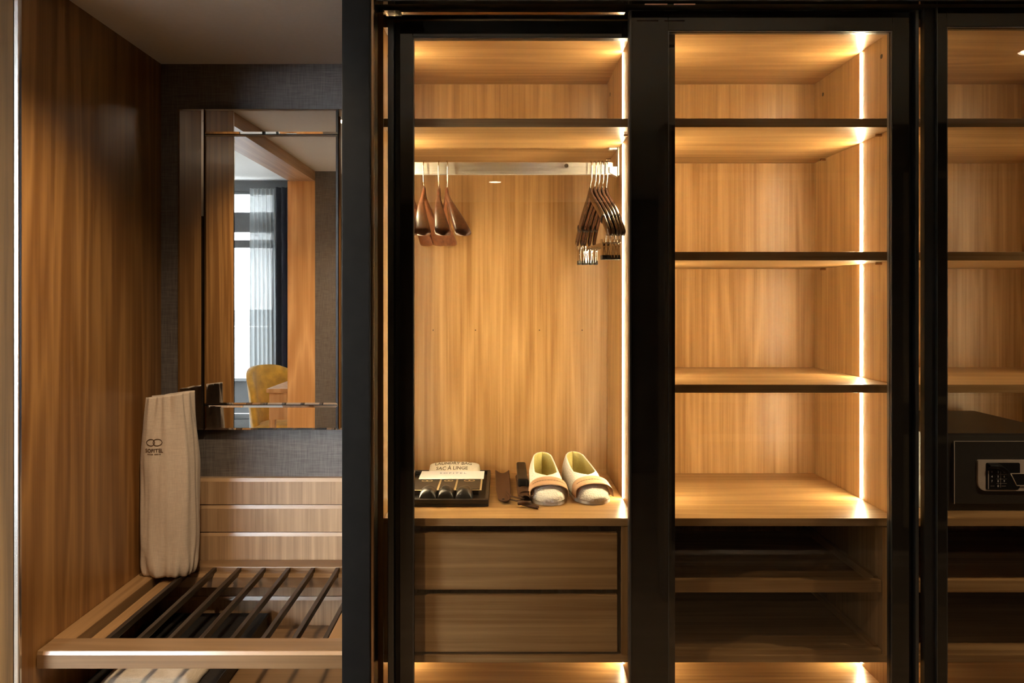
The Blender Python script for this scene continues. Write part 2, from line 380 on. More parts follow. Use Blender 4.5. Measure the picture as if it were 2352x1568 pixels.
# ------------------------------------------------------------------ wardrobe surround
FY = 2.05                       # carcass front
PYF = 1.86
wf = thing('wardrobe_surround', (-.34, 1.95, 0), 'tall black post and top fascia around the glass wardrobe', 'surround')
box('post', -.374, -.308, PYF, 1.975, 0, CH, M['post'], wf, .002)
box('end_panel', -.374, -.326, 1.975, YB, 0, CH, M['post'], wf, .001)
box('edge_trim', -.308, -.3015, 1.868, 1.885, 0, CH, M['bronze'], wf, .001)['label'] = 'thin bronze strip along the post'
box('fascia', -.308, 3.2, 1.885, 1.905, ZC+.706, CH, M['gloss'], wf, .001)
box('track_housing', -.308, 3.2, 1.905, 2.05, ZC+.745, CH, M['black'], wf, .001)
box('track_rail', -.3, .305, 1.992, 2.012, ZC+.719, ZC+.7265, M['bronze'], wf, .001)
box('track_rail', -.29, -.25, 1.95, 1.99, ZC+.708, ZC+.712, M['bronze'], wf, .001)
for a_, b_ in ((1481,1533),(1548,1597)): box('track_glint', px(a_,1.884), px(b_,1.884), 1.8835, 1.8855, pz(11,1.884), pz(8.5,1.884), M['glint'], wf, 0)  # thin pinkish strips standing in for reflections on the track
box('bottom_track', -.308, 3.2, 1.90, 2.05, 0, .03, M['black'], wf, .001)

# ------------------------------------------------------------------ cabinets
SZ = {n: (pz(b, FY), pz(a, FY)) for n, (a, b) in dict(s1=(272,292), s2=(578,598), s3=(883,902), base=(1190,1208)).items()}
TOPZ = ZC+.7007
LZ0, LZ1 = .30, pz(1521, FY)     # foot compartment
def led(parent, X, sgn, z0, z1):
    o = box('led_strip', min(X, X+sgn*.0012), max(X, X+sgn*.0012), 2.245, 2.257, z0+.003, z1-.003, M['led_dim' if X > 1.03 else 'led_hi' if X > .36 else 'led'], parent, 0)
    o['label'] = 'bright vertical strip light'
def carcass(x0, x1, label, shelves, lx0=True):
    c = thing('wardrobe_cabinet', ((x0+x1)/2, 2.3, 0), label, 'wardrobe')
    th = .018
    xa = x0-.0115 if x0 < 0 else x0
    box('side_panel', x0-th, x0, FY, YB, .03, ZC+.74, M['oakZ'], c)
    box('side_panel', x1, x1+th, FY, YB, .03, ZC+.74, M['oakZ'], c)
    box('back_panel', x0, x1, YB-.012, YB, .03, TOPZ+.02, M['oakZ'], c, 0)
    box('top_panel', x0, x1, FY, YB-.012, TOPZ, TOPZ+.022, M['oakX'], c)
    ez = [LZ0, LZ1]
    for s in shelves:
        box('shelf', x0+.0005, x1-.0005, FY, YB-.012, SZ[s][0], SZ[s][1], M['oakX'], c)
    b = box('base_shelf', x0+.0005, x1-.0005, FY, YB-.012, SZ['base'][0], SZ['base'][1], M['oakX'], c)
    box('foot_shelf', x0+.0005, x1-.0005, FY, YB-.012, .26, .282, M['oakX'], c)
    box('lower_shelf', x0+.0005, x1-.0005, FY, YB-.012, LZ1, LZ1+.019, M['oakX'], c)
    lv = sorted([SZ['base'][1]]+[q for s in shelves for q in SZ[s]]+[TOPZ])
    for X, sg in ((x0, 1), (x1, -1)):
        for i in range(0, len(lv), 2): led(c, X, sg, lv[i], lv[i+1])
        led(c, X, sg, .282, LZ1)
        for s in shelves:
            for yy in (2.13, 2.50):
                obj('shelf_pin', MB().tube([(X, yy, SZ[s][0]-.004), (X+sg*.016, yy, SZ[s][0]-.004)], .0035, 8), M['bronze'], c)
        for yy in (2.13, 2.52):
            obj('screw_cap', MB().tube([(X-sg*.001, yy, TOPZ-.05), (X+sg*.0008, yy, TOPZ-.05)], .006, 10), M['rubber'], c)
    return c
C1 = (-.3055, .3376); C2 = (.3736, 1.007); C3 = (1.043, 1.677)
c1 = carcass(*C1, 'oak wardrobe cabinet with hanging rail and two drawers, beside the black post', ['s1'])
c2 = carcass(*C2, 'lit oak wardrobe cabinet of empty shelves, between the drawer unit and the safe', ['s1','s2','s3'])
c3 = carcass(*C3, 'oak wardrobe cabinet holding the black safe, cut by the right edge', ['s1','s2','s3'])
# dimple marks on the long back panel of the hanging cabinet
for xx in (995, 1092, 1239, 1337):
    z = pz(758, YB-.012); X = px(xx, YB-.012)
    obj('screw_cap', MB().tube([(X, YB-.0115, z), (X, YB-.0132, z)], .0022, 8), M['print'], c1)
# hanging rail
RY, RZ = 2.33, ZC+.386
rl = box('hanging_rail', C1[0]+.02, C1[1]-.018, RY-.008, RY+.008, RZ-.018, RZ+.018, M['alu'], c1, .003)
for zz in (-.008, .004): box('groove_lip', C1[0]+.02, C1[1]-.018, RY-.0093, RY-.008, RZ+zz-.0012, RZ+zz+.0012, M['alu'], rl, 0)
obj('knob', MB().lathe([(.0,0),(.006,.0),(.006,.006),(.0,.008)], (px(1300,RY), RY-.016, RZ+.006), 12, 'Y'), M['steel'], rl)
for X, sg in ((C1[0], 1), (C1[1], -1)):
    mb = MB().box(*sorted((X, X+sg*.006)), RY-.016, RY+.016, RZ-.022, SZ['s1'][0])
    mb.box(*sorted((X+sg*.006, X+sg*.030)), RY-.013, RY+.013, SZ['s1'][0]-.006, SZ['s1'][0])
    mb.prism([(X+sg*.006, RZ-.026), (X+sg*.030, RZ-.014), (X+sg*.030, RZ+.004), (X+sg*.006, RZ+.004)], 'Y', RY-.014, RY+.014)
    obj('rail_bracket', mb, M['alu'], c1, .0015)
# insert below the base shelf
def insert(c, x0, x1):
    zb = LZ1+.019; zt = SZ['base'][0]
    for a, b in ((x0, x0+.02), (x1-.035, x1-.0005)):
        box('insert_side', a+.0005, b, FY+.002, YB-.013, zb, zt, M['oakZ'], c)
insert(c1, *C1); insert(c2, *C2); insert(c3, *C3)
DX0, DX1 = C1[0]+.022, px(1418, FY)
for y0, y1 in ((1225,1354),(1367,1497)):
    d = box('drawer', DX0, DX1, FY+.001, FY+.020, pz(y1,FY), pz(y0,FY), M['oakX'], c1, .0012)
    mb = MB(); z0, z1 = pz(y1,FY)+.012, pz(y0,FY)-.012; e = .012
    mb.box(DX0+.012, DX0+.024, FY+.020, YB-.06, z0, z1-.02).box(DX1-.024, DX1-.012, FY+.020, YB-.06, z0, z1-.02)
    mb.box(DX0+.024, DX1-.024, YB-.072, YB-.06, z0, z1-.02).box(DX0+.024, DX1-.024, FY+.020, YB-.072, z0, z0+.01)
    obj('drawer_box', mb, M['oakY'], d)
def trays(c, x0, x1):
    a, b = x0+.022, x1-.037
    for yt, yb_, dp in ((1333,1361,FY+.004), (1493,1519,FY+.004)):
        z0, z1 = pz(yb_, FY), pz(yt, FY)
        t = box('pull_out_tray', a, b, dp, YB-.04, z0, z0+.012, M['oakX'], c)
        box('tray_front', a, b, dp-.002, dp+.018, z0, z1, M['oakX'], t)
        for q in (a, b-.012): box('tray_side', q, q+.012, dp+.018, YB-.04, z0+.012, z1+.004, M['oakY'], t)
trays(c2, *C2); trays(c3, *C3)

# ------------------------------------------------------------------ sliding glass doors
def gdoor(label, y, x0, x1, ztop, zo, inl, inr, lips):
    """glass sheet over a black frame; inl/inr are the inner edges of the stiles, zo the underside of the top rail"""
    d = thing('glass_door', ((x0+x1)/2, y+.012, .03), label, 'door', 'sliding glass doors of the wardrobe')
    zb = .035; zbr = .11
    for a, b in ((x0, inl), (inr, x1)):
        box('stile', a, b, y, y+.024, zb, ztop, M['gloss'], d, .0008)
    box('top_rail', inl, inr, y, y+.024, zo, ztop, M['gloss'], d, .0008)
    box('bottom_rail', inl, inr, y, y+.024, zb, zbr, M['gloss'], d, .0008)
    mb = MB(); t = .0022
    mb.box(inl, inl+t, y+.001, y+.023, zbr, zo).box(inr-t, inr, y+.001, y+.023, zbr, zo).box(inl+t, inr-t, y+.001, y+.023, zo-t, zo).box(inl+t, inr-t, y+.001, y+.023, zbr, zbr+t)
    obj('glazing_bead', mb, M['gun'], d)
    box('glass_pane', inl+t, inr-t, y+.006, y+.012, zbr+t, zo-t, M['glass'], d, 0)
    for a, b, dy, m in lips: box('edge_profile', a, b, y-dy, y+.024, zb, ztop, m, d, .001)
    return d
gdoor('glass sliding door standing behind the next one, in front of the hangers and slippers', 2.0, -.257, .43, ZC+.700, ZC+.6595, px(948,2.0), .372,
      [(-.286, -.271, .010, M['gun']), (-.271, -.257, -.014, M['black'])])
gdoor('front glass sliding door covering the empty lit shelves', 1.94, .311, .984, ZC+.7035, ZC+.656, px(1535,1.94), px(2050,1.94),
      [(.306, .311, .003, M['gun']), (.984, .9965, -.012, M['black']), (.9965, 1.0045, .006, M['gun'])])
gdoor('glass sliding door in front of the black safe, cut by the right edge', 1.925, 1.044, 1.80, ZC+.706, ZC+.6605, px(2175,1.925), 1.74,
      [(1.0155, 1.041, -.004, M['black']), (1.041, 1.044, .003, M['gun'])])

# ------------------------------------------------------------------ mirror on the niche back
MY = 2.572
mr = thing('wall_mirror', (px(598,MY), YB, pz(987,MY)), 'tall mirror with faceted edges hanging on the dark woven wall of the niche', 'mirror')
def mpane(name, x0, x1, y0, y1, tiltx=0, tiltz=0, bev=.0065):
    X0, X1, Z1, Z0 = px(x0,MY), px(x1,MY), pz(y0,MY), pz(y1,MY)
    cx, cz = (X0+X1)/2, (Z0+Z1)/2
    mb = MB(); b = bev; h = .0022
    V = [(X0,MY+h,Z0),(X1,MY+h,Z0),(X1,MY+h,Z1),(X0,MY+h,Z1),(X0+b,MY,Z0+b),(X1-b,MY,Z0+b),(X1-b,MY,Z1-b),(X0+b,MY,Z1-b)]
    V += [(X0,YB-.004,Z0),(X1,YB-.004,Z0),(X1,YB-.004,Z1),(X0,YB-.004,Z1)]
    V = [(x, y+(x-cx)*tiltz+(z-cz)*tiltx, z) for x, y, z in V[:8]]+V[8:]
    Fc = [(4,5,6,7),(0,1,5,4),(1,2,6,5),(2,3,7,6),(3,0,4,7),(8,9,1,0),(9,10,2,1),(10,11,3,2),(11,8,0,3),(11,10,9,8)]
    obj(name, mb.add(V, Fc), M['mirror'], mr)
mpane('mirror_pane', 469, 776, 309, 929)
mpane('mirror_strip', 408, 467, 250, 987, 0, -.004)
mpane('mirror_strip', 469, 776, 250, 307, -.009, 0)
mpane('mirror_strip', 469, 776, 931, 987, .009, 0)
mpane('mirror_strip', 778, 834, 250, 987, 0, .004)
box('backing', px(410,MY), px(832,MY), YB-.005, YB-.0005, pz(985,MY), pz(252,MY), M['black'], mr, 0)

# ------------------------------------------------------------------ luggage bench
RF = 1.90
zt = pz(1495, RF); rz0 = pz(1535, RF)
rk = thing('luggage_rack', ((XL-.376)/2, 2.24, 0), 'oak luggage bench with dark metal slats, built into the niche', 'luggage rack')
RX_0, RX_1 = XL+.001, -.377
FI = 1.973
ch = .008
fr_ = obj('front_rail', MB().prism([(RF,rz0),(FI,rz0),(FI,zt),(RF+.006,zt),(RF+.0026,zt-.0015),(RF,zt-.009)], 'X', px(85,RF), RX_1), M['rackX'], rk)
obj('polished_edge', MB().prism([(RF-.0004,zt-.0094),(RF+.004,zt-.0094),(RF+.0065,zt-.001),(RF+.0024,zt-.0012)], 'X', px(98,RF), RX_1), M['nose'], fr_)
box('side_rail', RX_0, -1.052, FI, 2.50, rz0, zt, M['rackY'], rk, .002)
box('side_rail', -.43, RX_1, FI, 2.50, rz0, zt, M['rackY'], rk, .002)
box('back_rail', RX_0, RX_1, 2.503, 2.572, rz0, zt, M['rackX'], rk, .002)
box('slat_ledger', -1.034, -1.0, FI+.001, 2.47, rz0-.002, zt-.016, M['rackY'], rk, .0015)
obj('slat_ledger', MB().prism([(2.472,rz0-.012),(2.502,rz0-.012),(2.502,zt-.014),(2.484,zt-.014),(2.472,zt-.022)], 'X', -1.034, -.431), M['rackX'], rk, .0008)
for i in range(8):
    X = -.977+.0768*i
    box('slat', X-.006, X+.006, FI-.004, 2.506, zt-.020, zt-.002, M['rod'], rk, .0015)
LS = ZC-1.04
box('lower_shelf', RX_0, RX_1, 1.93, 2.574, LS-.025, LS, M['rackX'], rk, .0015)
box('kick_panel', RX_0, RX_1, 1.98, 2.0, 0, LS-.025, M['rackX'], rk, .001)

bx = thing('storage_box', (-.92, 2.26, LS), 'shallow black box on the shelf below the luggage slats', 'box')
box('box_body', -1.085, -.748, 1.985, 2.55, LS, LS+.038, M['leather'], bx, .004)
box('box_lid', -1.088, -.745, 1.982, 2.553, LS+.0385, LS+.048, M['leather'], bx, .003)
def clothpt(u, v):
    x = -1.045+.255*u; y = 2.03+.30*v
    e = min(u,1-u)*8; e2 = min(v,1-v)*8
    z = LS+.049+.020*min(1,e)**.5*min(1,e2)**.5+.006*noise.noise(Vector((x*30,y*9,1)))*min(1,e,e2)
    return (x+.006*noise.noise(Vector((x*9,y*14,3))), y, max(z, LS+.0485))
tag(obj('folded_cloth', MB().grid(clothpt, 40, 40), M['cloth'], smooth=True, solid=.001), 'folded beige cloth on the black box under the slats', 'cloth')

# ------------------------------------------------------------------ canvas bag standing in the corner
BX, BY, BZ, BH = px(383, 2.42), 2.445, zt, .548
def bprof(v):
    w = .078+.006*math.sin(math.pi*min(1,v*1.1))
    if v < .08: w *= .80+.20*math.sqrt(max(0,1-(1-v/.08)**2))
    if v > .62: w -= .0155*((v-.62)/.38)**1.2
    return w
def bsurf(th, v, wr=1.0):
    a = bprof(v); b = a*.66
    c, s = math.cos(th), math.sin(th); n = 2.6
    r = (abs(c)**n+abs(s)**n)**(-1/n)
    end = max(0, 1-v/.16)+max(0, (v-.80)/.20)*.9
    wv = wr*((.0055*end*math.sin(th*9+4*v)+.0030*end*math.sin(th*17+1.3))+.0050*noise.noise(Vector((math.cos(th)*1.7, math.sin(th)*1.7, v*3.0)))
             +.0045*noise.noise(Vector((math.cos(th)*5, math.sin(th)*5, v*2.2+4))))
    lean = .004*(v-.5)
    return Vector((BX+(a+wv)*r*c-lean, BY+(b+wv)*r*s, BZ+BH*v+(.010*c*max(0,v-.9)*10 if v > .9 else 0)))
bag = thing('canvas_bag', (BX, BY, BZ), 'tall beige canvas bag printed with a brown emblem, standing in the niche corner', 'bag')
def bgrid(u, w):
    th = 2*math.pi*u
    if w < .06:
        p = bsurf(th, 0.0); k = w/.06; c = Vector((BX, BY, BZ+.001)); q = c.lerp(p, k); q.z = BZ+.0005; return q
    if w > .92:
        k = (w-.92)/.08; p = bsurf(th, 1.0); c = Vector((BX, BY, p.z-.012)); q = p.lerp(c, k)
        q.z += .006*math.sin(th*11)*math.sin(k*math.pi)-.020*math.sin(k*math.pi*.5)**.7; return q
    return bsurf(th, (w-.06)/.86)
obj('bag_cloth', MB().grid(bgrid, 120, 110, closeu=True), M['canvas'], bag, smooth=True)
def onbag(x, z):
    """front surface point of the bag at world x, z"""
    v = (z-BZ)/BH; best = None
    lo, hi = math.pi, 2*math.pi
    for _ in range(40):
        mid = (lo+hi)/2
        if bsurf(mid, v).x < x: lo = mid
        else: hi = mid
    return bsurf((lo+hi)/2, v)
def wrapbag(mb, cx, cz):
    out = MB(); vs = []
    for p in mb.v:
        q = onbag(cx+p.x, cz+p.y); vs.append((q.x, q.y-.0009, q.z))
    return out.add(vs, mb.f)
EX = px(353, 2.39); 
obj('emblem_print', wrapbag(emblem_mb(.047, .0026), EX, pz(1016.5, 2.39)), M['print'], bag)['label'] = 'brown emblem of two linked rings'
obj('name_print', wrapbag(text_mb('SOFITEL', .0150, space=1.0, bold=.03), EX, pz(1035.5, 2.39)), M['print'], bag)['label'] = 'brown lettering reading SOFITEL'
mb = MB()
for k in range(11):
    if k == 5: continue
    x = -.0185+k*.0037; mb.add([(x-.0013,-.0016,0),(x+.0013,-.0016,0),(x+.0013,.0016,0),(x-.0013,.0016,0)], [(0,1,2,3)])
obj('small_print', wrapbag(mb, EX, pz(1043.5, 2.39)), M['print'], bag)

# ------------------------------------------------------------------ hangers (local space: origin where the hook sits on the rail)
def hook_pts():
    p = [(0, .019, -.020), (0, .019, -.004)]
    for k in range(1, 12):
        a = math.pi*k/12; p.append((0, .019*math.cos(a), .0185*math.sin(a)-.004+.0))
    p += [(0,-.019,-.008),(0,-.019,-.030),(0,-.016,-.044),(0,-.008,-.054),(0,-.001,-.064),(0,0,-.085)]
    return [(a, b, c-.012) for a, b, c in p]
def arm(wide, bend):
    def fn(i, j):
        s = -1+2*i; a = abs(s); th = 2*math.pi*j
        y = .205*s; z = -.088-.010*(1-(1-min(a*6,1))**2)-.112*a**1.12-.020*a**5
        hh = .013-.002*a; ht = .0052+(.0180*max(0,(a-.18)/.82)**1.1 if wide else .0004*a)
        if a > .955:
            k = math.sqrt(max(0.0, 1-((a-.955)/.0455)**2)); hh *= max(.12,k); ht *= max(.12,k)
        if a < .05: hh += .004*(1-a/.05)
        x = bend*a*a
        sl = math.atan2(-(.125*a**.12+.1*a**4)*(1 if s >= 0 else -1), .205)
        sq = lambda q: math.copysign(abs(q)**.7, q)
        cz, cx_ = sq(math.sin(th))*hh, sq(math.cos(th))*ht
        return (x+cx_, y-cz*math.sin(sl), z+cz*math.cos(sl))
    return MB().grid(fn, 61, 14, closev=True)
def cap_ends(mb, nu, nv):
    mb.f += [list(range(nv-1,-1,-1)), [(nu-1)*nv+k for k in range(nv)]]; return mb
def hanger(label, group, wide, bend, mat, clips):
    h = thing('clothes_hanger', (0,0,0), label, 'hanger', group)
    obj('hanger_body', cap_ends(arm(wide, bend), 61, 14), mat, h, smooth=True, local=True)
    obj('hook', MB().tube(hook_pts(), .0017, 8), M['steel'], h, smooth=True, local=True)
    if clips:
        for s in (-1, 1): obj('rubber_collar', MB().tube([(0,.145*s,-.178),(0,.150*s,-.182)], .0138, 12).xf(Matrix.Diagonal((.46,1,1,1))), M['rubber'], h, local=True)
        obj('trouser_bar', MB().tube([(0,-.186,-.214),(0,-.186,-.240),(0,-.180,-.246),(0,.180,-.246),(0,.186,-.240),(0,.186,-.214)], .0018, 8), M['steel'], h, smooth=True, local=True)
        for s in (-1, 1):
            mb = MB(); yc = .150*s
            for q in (-1, 1):
                mb.add([(q*.0010,yc-.012,-.262),(q*.0010,yc+.012,-.262),(q*.0045,yc+.010,-.236),(q*.0045,yc-.010,-.236),
                        (q*.0022,yc-.012,-.262),(q*.0022,yc+.012,-.262),(q*.0054,yc+.010,-.236),(q*.0054,yc-.010,-.236)],
                       [(0,1,2,3),(7,6,5,4),(0,4,5,1),(1,5,6,2),(2,6,7,3),(3,7,4,0)])
                mb.add([(q*.0010,yc-.012,-.262),(q*.0010,yc+.012,-.262),(q*.0035,yc+.013,-.286),(q*.0035,yc-.013,-.286),
                        (q*.0022,yc-.012,-.262),(q*.0022,yc+.012,-.262),(q*.0045,yc+.013,-.286),(q*.0045,yc-.013,-.286)],
                       [(0,1,2,3),(7,6,5,4),(0,4,5,1),(1,5,6,2),(2,6,7,3),(3,7,4,0)])
            mb.tube([(0,yc-.013,-.252),(0,yc+.013,-.252)], .0028, 8)
            c = obj('clip', mb, M['steel'], h, local=True)
            obj('clip_pad', MB().box(-.0050,.0050,yc-.011,yc+.011,-.292,-.279), M['rubber'], c, .002, local=True)
    return h
GR = 'dark wooden hangers with clips at the right end of the rail'
GL = 'reddish wooden coat hangers at the left end of the rail'
spots = [(.2545, 7, 'leftmost of the five dark clip hangers on the right of the rail'),
         (.2670, 6.5, 'second from the left of the dark clip hangers on the right of the rail'),
         (.2775, 7, 'middle one of the five dark clip hangers on the right of the rail'),
         (.2890, 6, 'second from the right of the dark clip hangers by the strip light'),
         (.3005, 5, 'rightmost dark clip hanger, right against the vertical strip light')]
RT = RZ+.018
h0 = None
for X, a, lb in spots:
    if h0 is None: h0 = hanger(lb, GR, False, .004, M['hang_d'], True); o = h0
    else: o = dup(h0, (0,0,0)); o['label'] = lb
    o.location = (X, RY, RT+.001); o.rotation_euler = (0, 0, R(a))
spots = [(-.266, -1, 'leftmost reddish coat hanger, half hidden by the black door frame'),
         (-.229, -2, 'second reddish coat hanger from the left on the rail'),
         (-.186, 1, 'third reddish coat hanger from the left on the rail'),
         (-.163, 10, 'rightmost reddish coat hanger, turned outwards from the others')]
h1 = None
for X, a, lb in spots:
    if h1 is None: h1 = hanger(lb, GL, True, .025, M['hang_r'], False); o = h1
    else: o = dup(h1, (0,0,0)); o['label'] = lb
    o.location = (X, RY, RT+.001); o.rotation_euler = (0, 0, R(a))

# ------------------------------------------------------------------ slippers
ST = SZ['base'][1]
def slipper(loc, rz, label):
    s = thing('slipper', loc, label, 'slipper', 'white slippers on the wardrobe base shelf')
    L = .285
    def hw(u):     # half width, u = 0 toe .. 1 heel
        if u < .25: w = .049*math.sqrt(max(0,1-((.25-u)/.25)**2.2))
        elif u > .86: w = .0375*math.sqrt(max(0,1-((u-.86)/.14)**2.2))
        else: w = .049-.0115*((u-.25)/.61)**1.0
        return max(w, .0006)
    def top(u):
        if u < .40: return .016+.044*math.sin(min(1,u/.40)*math.pi/2)**.9
        return .060+.034*((u-.40)/.60)**1.4
    def opening(u):
        if u < .36: return 0.0
        k = (u-.36)/.64
        return min(1, k*5)**.7*hw(u)*(.66+.12*math.sin(k*math.pi))
    sm = MB()
    n = 48; ring = [(hw(u)*1.03, u) for u in [i/(n-1) for i in range(n)]]
    poly = [(-w, L*u) for w, u in ring]+[(w, L*u) for w, u in reversed(ring)]
    sm.prism(poly, 'Z', 0.0, .011)
    obj('sole', sm, M['sole'], s, local=True)
    pi = [(-max(0,w-.004), .003+(L-.006)*u) for w, u in ring]+[(max(0,w-.004), .003+(L-.006)*u) for w, u in reversed(ring)]
    obj('insole', MB().prism(pi, 'Z', .0112, .0145), M['lining'], s, local=True)
    def side(sg):
        def fn(i, j):
            u = i**1.0; w = hw(u); o = opening(u); h = top(u)
            if u < .36:
                th = j*math.pi/2; x = w*math.cos(th)**.75; z = .009+(h-.009)*math.sin(th)**.8
            else:
                k = min(1, (u-.36)/.15)
                th = j*math.pi/2
                xa = w*math.cos(th)**.75; za = .009+(h-.009)*math.sin(th)**.8
                xb = w*(1+.12*math.sin(j*math.pi))+(o-w)*j**1.8; zb = .009+(h-.009)*j
                xc = o+(w-o)*math.cos(th)**.75
                x = (xc)*(1-k)+xb*k; z = za*(1-k)+zb*k
            ins = .004*j if u > .93 else 0
            return (sg*x, L*u-ins, z)
        return fn
    mb = MB().grid(side(1), 70, 16); mb.grid(side(-1), 70, 16)
    obj('upper', mb, M['terry'], s, smooth=True, solid=.0036, local=True, weld=.0004)
    up_ = s.children[-1] if s.children[-1].name.startswith('upper') else [c for c in s.children if c.name.startswith('upper')][0]
    up_.data.materials.append(M['lining']); up_.modifiers['thick'].material_offset = 1
    # paper band over the toe
    def bandpt(i, j):
        y = .030+.042*j; a = i*2-1; w = .0535+.001*j
        x = w*math.sin(a*math.pi/2*.98); h = .046+.0135*j
        z = .020+(h-.016)*max(0, math.cos(a*math.pi/2*.98))**.62-(.010*(abs(a)-.9)*10 if abs(a) > .9 else 0)
        return (x, y+.010*(1-abs(a))*(-1)**0*.4, z)
    bd = obj('paper_band', MB().grid(bandpt, 41, 6), M['band'], s, smooth=True, solid=.0012, local=True)
    ln = MB()
    for k in range(-6, 7):
        a0, a1 = .5+k*.05-.021, .5+k*.05+.021
        V = [Vector(bandpt(q, j)) for q, j in ((a0,.50),(a1,.50),(a1,.57),(a0,.57))]
        ln.add([(v.x, v.y-.0002, v.z+.0011) for v in V], [(0,1,2,3)])
    obj('printed_line', ln, M['print'], bd, local=True)
    s.rotation_euler = (0, 0, rz)
    return s
slipper((px(1264,2.18), 2.172, ST+.0005), R(2), 'white closed slipper with a tan paper band, next to the shoe horns')
slipper((px(1372,2.19), 2.183, ST+.0005), R(9), 'white closed slipper with a tan paper band, next to the strip light')

# ------------------------------------------------------------------ shoe horn and shoe brush
sh = thing('shoe_horn', (px(1156,2.3), 2.3, ST), 'brown leather shoe horn lying beside the black tray', 'shoe horn')
def hornpt(i, j):
    y = 2.185+.315*i; a = j*2-1
    w = .0155+.0055*min(1,i*2.5) if i > .08 else .0155*math.sqrt(max(.02,1-((.08-i)/.08)**2))
    x = px(1156,2.3)-.006*(i-.5)+a*w
    return (x, y, ST+.006+.003*(1-i)+.010*a*a*i+.012*i*i)
obj('horn_blade', MB().grid(hornpt, 30, 13), M['brownl'], sh, smooth=True, solid=.003)
obj('rivet', MB().lathe([(.0,.0),(.0045,.0),(.003,.003),(0,.0035)], (px(1156,2.2), 2.205, ST+.010), 12), M['leather'], sh, smooth=True)
xb = px(1203,2.3)
br = thing('shoe_brush', (xb, 2.3, ST), 'dark lint brush with a brown sleeve and knotted cord, left of the slippers', 'brush')
obj('handle_sleeve', MB().grid(lambda i, j: (xb-.004*(i-.4)+.0190*math.sin(2*math.pi*j)*(1 if i > .1 else .7), 2.19+.285*i, ST+.013+.0115*math.cos(2*math.pi*j)), 12, 20, closev=True), M['brownl'], br, smooth=True)
box('brush_head', xb-.017, xb+.012, 2.30, 2.545, ST+.021, ST+.046, M['blackp'], br, .006)
def loop(c, rx, ry, z, a0, a1, n=24):
    return [(c[0]+rx*math.cos(R(a0+(a1-a0)*k/n)), c[1]+ry*math.sin(R(a0+(a1-a0)*k/n)), z) for k in range(n+1)]
mb = MB().tube(loop((xb+.004,2.195),.020,.030,ST+.027,-60,240), .0022, 7)
mb.tube([(xb-.002,2.172,ST+.020),(xb-.020,2.20,ST+.016),(xb-.036,2.232,ST+.012),(xb-.050,2.262,ST+.018)], .0022, 7)
mb.tube([(xb-.004,2.168,ST+.016),(xb-.024,2.19,ST+.010),(xb-.040,2.215,ST+.008),(xb-.050,2.238,ST+.016)], .0022, 7)
mb.tube([(xb-.008,2.166,ST+.010),(xb+.008,2.160,ST+.008),(xb+.024,2.152,ST+.005),(xb+.036,2.148,ST+.004)], .0032, 7)
mb.tube([(xb-.008,2.160,ST+.008),(xb+.008,2.152,ST+.006),(xb+.024,2.142,ST+.004),(xb+.033,2.137,ST+.004)], .0032, 7)
mb.tube([(xb-.018,2.164,ST+.010),(xb-.006,2.158,ST+.012),(xb+.006,2.158,ST+.012),(xb+.014,2.164,ST+.010)], .006, 8)
obj('cord', mb, M['brownl'], br, smooth=True)

# ------------------------------------------------------------------ tray and its contents
TX0, TX1, TY0, TY1 = -.285, px(1122,2.17), 2.165, 2.545
tr = thing('tray', ((TX0+TX1)/2, (TY0+TY1)/2, ST), 'low black leather tray holding guest amenities', 'tray')
box('tray_base', TX0, TX1, TY0, TY1, ST+.0005, ST+.007, M['leather'], tr, .002)
for q in ((TX0,TX1,TY0,TY0+.010),(TX0,TX1,TY1-.010,TY1),(TX0,TX0+.010,TY0+.010,TY1-.010),(TX1-.010,TX1,TY0+.010,TY1-.010)):
    box('tray_rim', q[0], q[1], q[2], q[3], ST+.007, ST+.020, M['leather'], tr, .003)
T0 = ST+.0075
def pillow(u, v, x0, x1, y0, y1, z0, h, p=.45, amp=.002, sd=0):
    x, y = x0+(x1-x0)*u, y0+(y1-y0)*v
    e = (max(0, 4*u*(1-u))**p)*(max(0, 4*v*(1-v))**p)
    return (x, y, z0+h*e+amp*noise.noise(Vector((x*40+sd, y*40, sd)))*e)
lb = thing('laundry_bag', (px(1040,2.5), 2.5, T0), 'folded cream cotton laundry bag at the back of the tray', 'laundry bag')
LX0, LX1 = px(982,2.49), px(1103,2.49)
def lbpt(u, v): return pillow(u, v, LX0, LX1, 2.385, 2.560, T0, .017+.030*min(1,max(0,(v-.45)/.5)), .13, .002, 2)
obj('bag_cloth', MB().grid(lbpt, 40, 24).grid(lambda u, v: (LX0+(LX1-LX0)*u, 2.385+.175*v, T0), 2, 2), M['cream'], lb, smooth=True)
def lay(mb, cx, cy, zf, rot=0, flip=False):
    out = MB(); vs = []
    for p in mb.v:
        x, y = p.x*math.cos(rot)-p.y*math.sin(rot), p.x*math.sin(rot)+p.y*math.cos(rot)
        vs.append((cx+x, cy+y, zf(cx+x, cy+y)))
    return out.add(vs, mb.f)
def zlb(x, y): return lbpt((x-LX0)/(LX1-LX0), (y-2.385)/.175)[2]+.0015
def stretchy(mb, k):
    mb.v = [Vector((p.x, p.y*k, p.z)) for p in mb.v]; return mb
obj('bag_print', lay(stretchy(text_mb('LAUNDRY BAG', .017), 1.7), px(1040,2.49), 2.526, zlb), M['print'], lb)['label'] = 'printed words LAUNDRY BAG'
obj('bag_print', lay(stretchy(text_mb('SAC À LINGE', .017), 1.7), px(1038,2.49), 2.494, zlb), M['print'], lb)['label'] = 'printed words SAC À LINGE'
cdv = thing('paper_envelope', (px(1038,2.42), 2.42, T0), 'white paper card lying across the laundry bag', 'card')
PX0, PX1 = px(966,2.42), px(1112,2.42)
def cardz(y): return T0+.0235+.0015*min(1, max(0, (y-2.36)/.10))
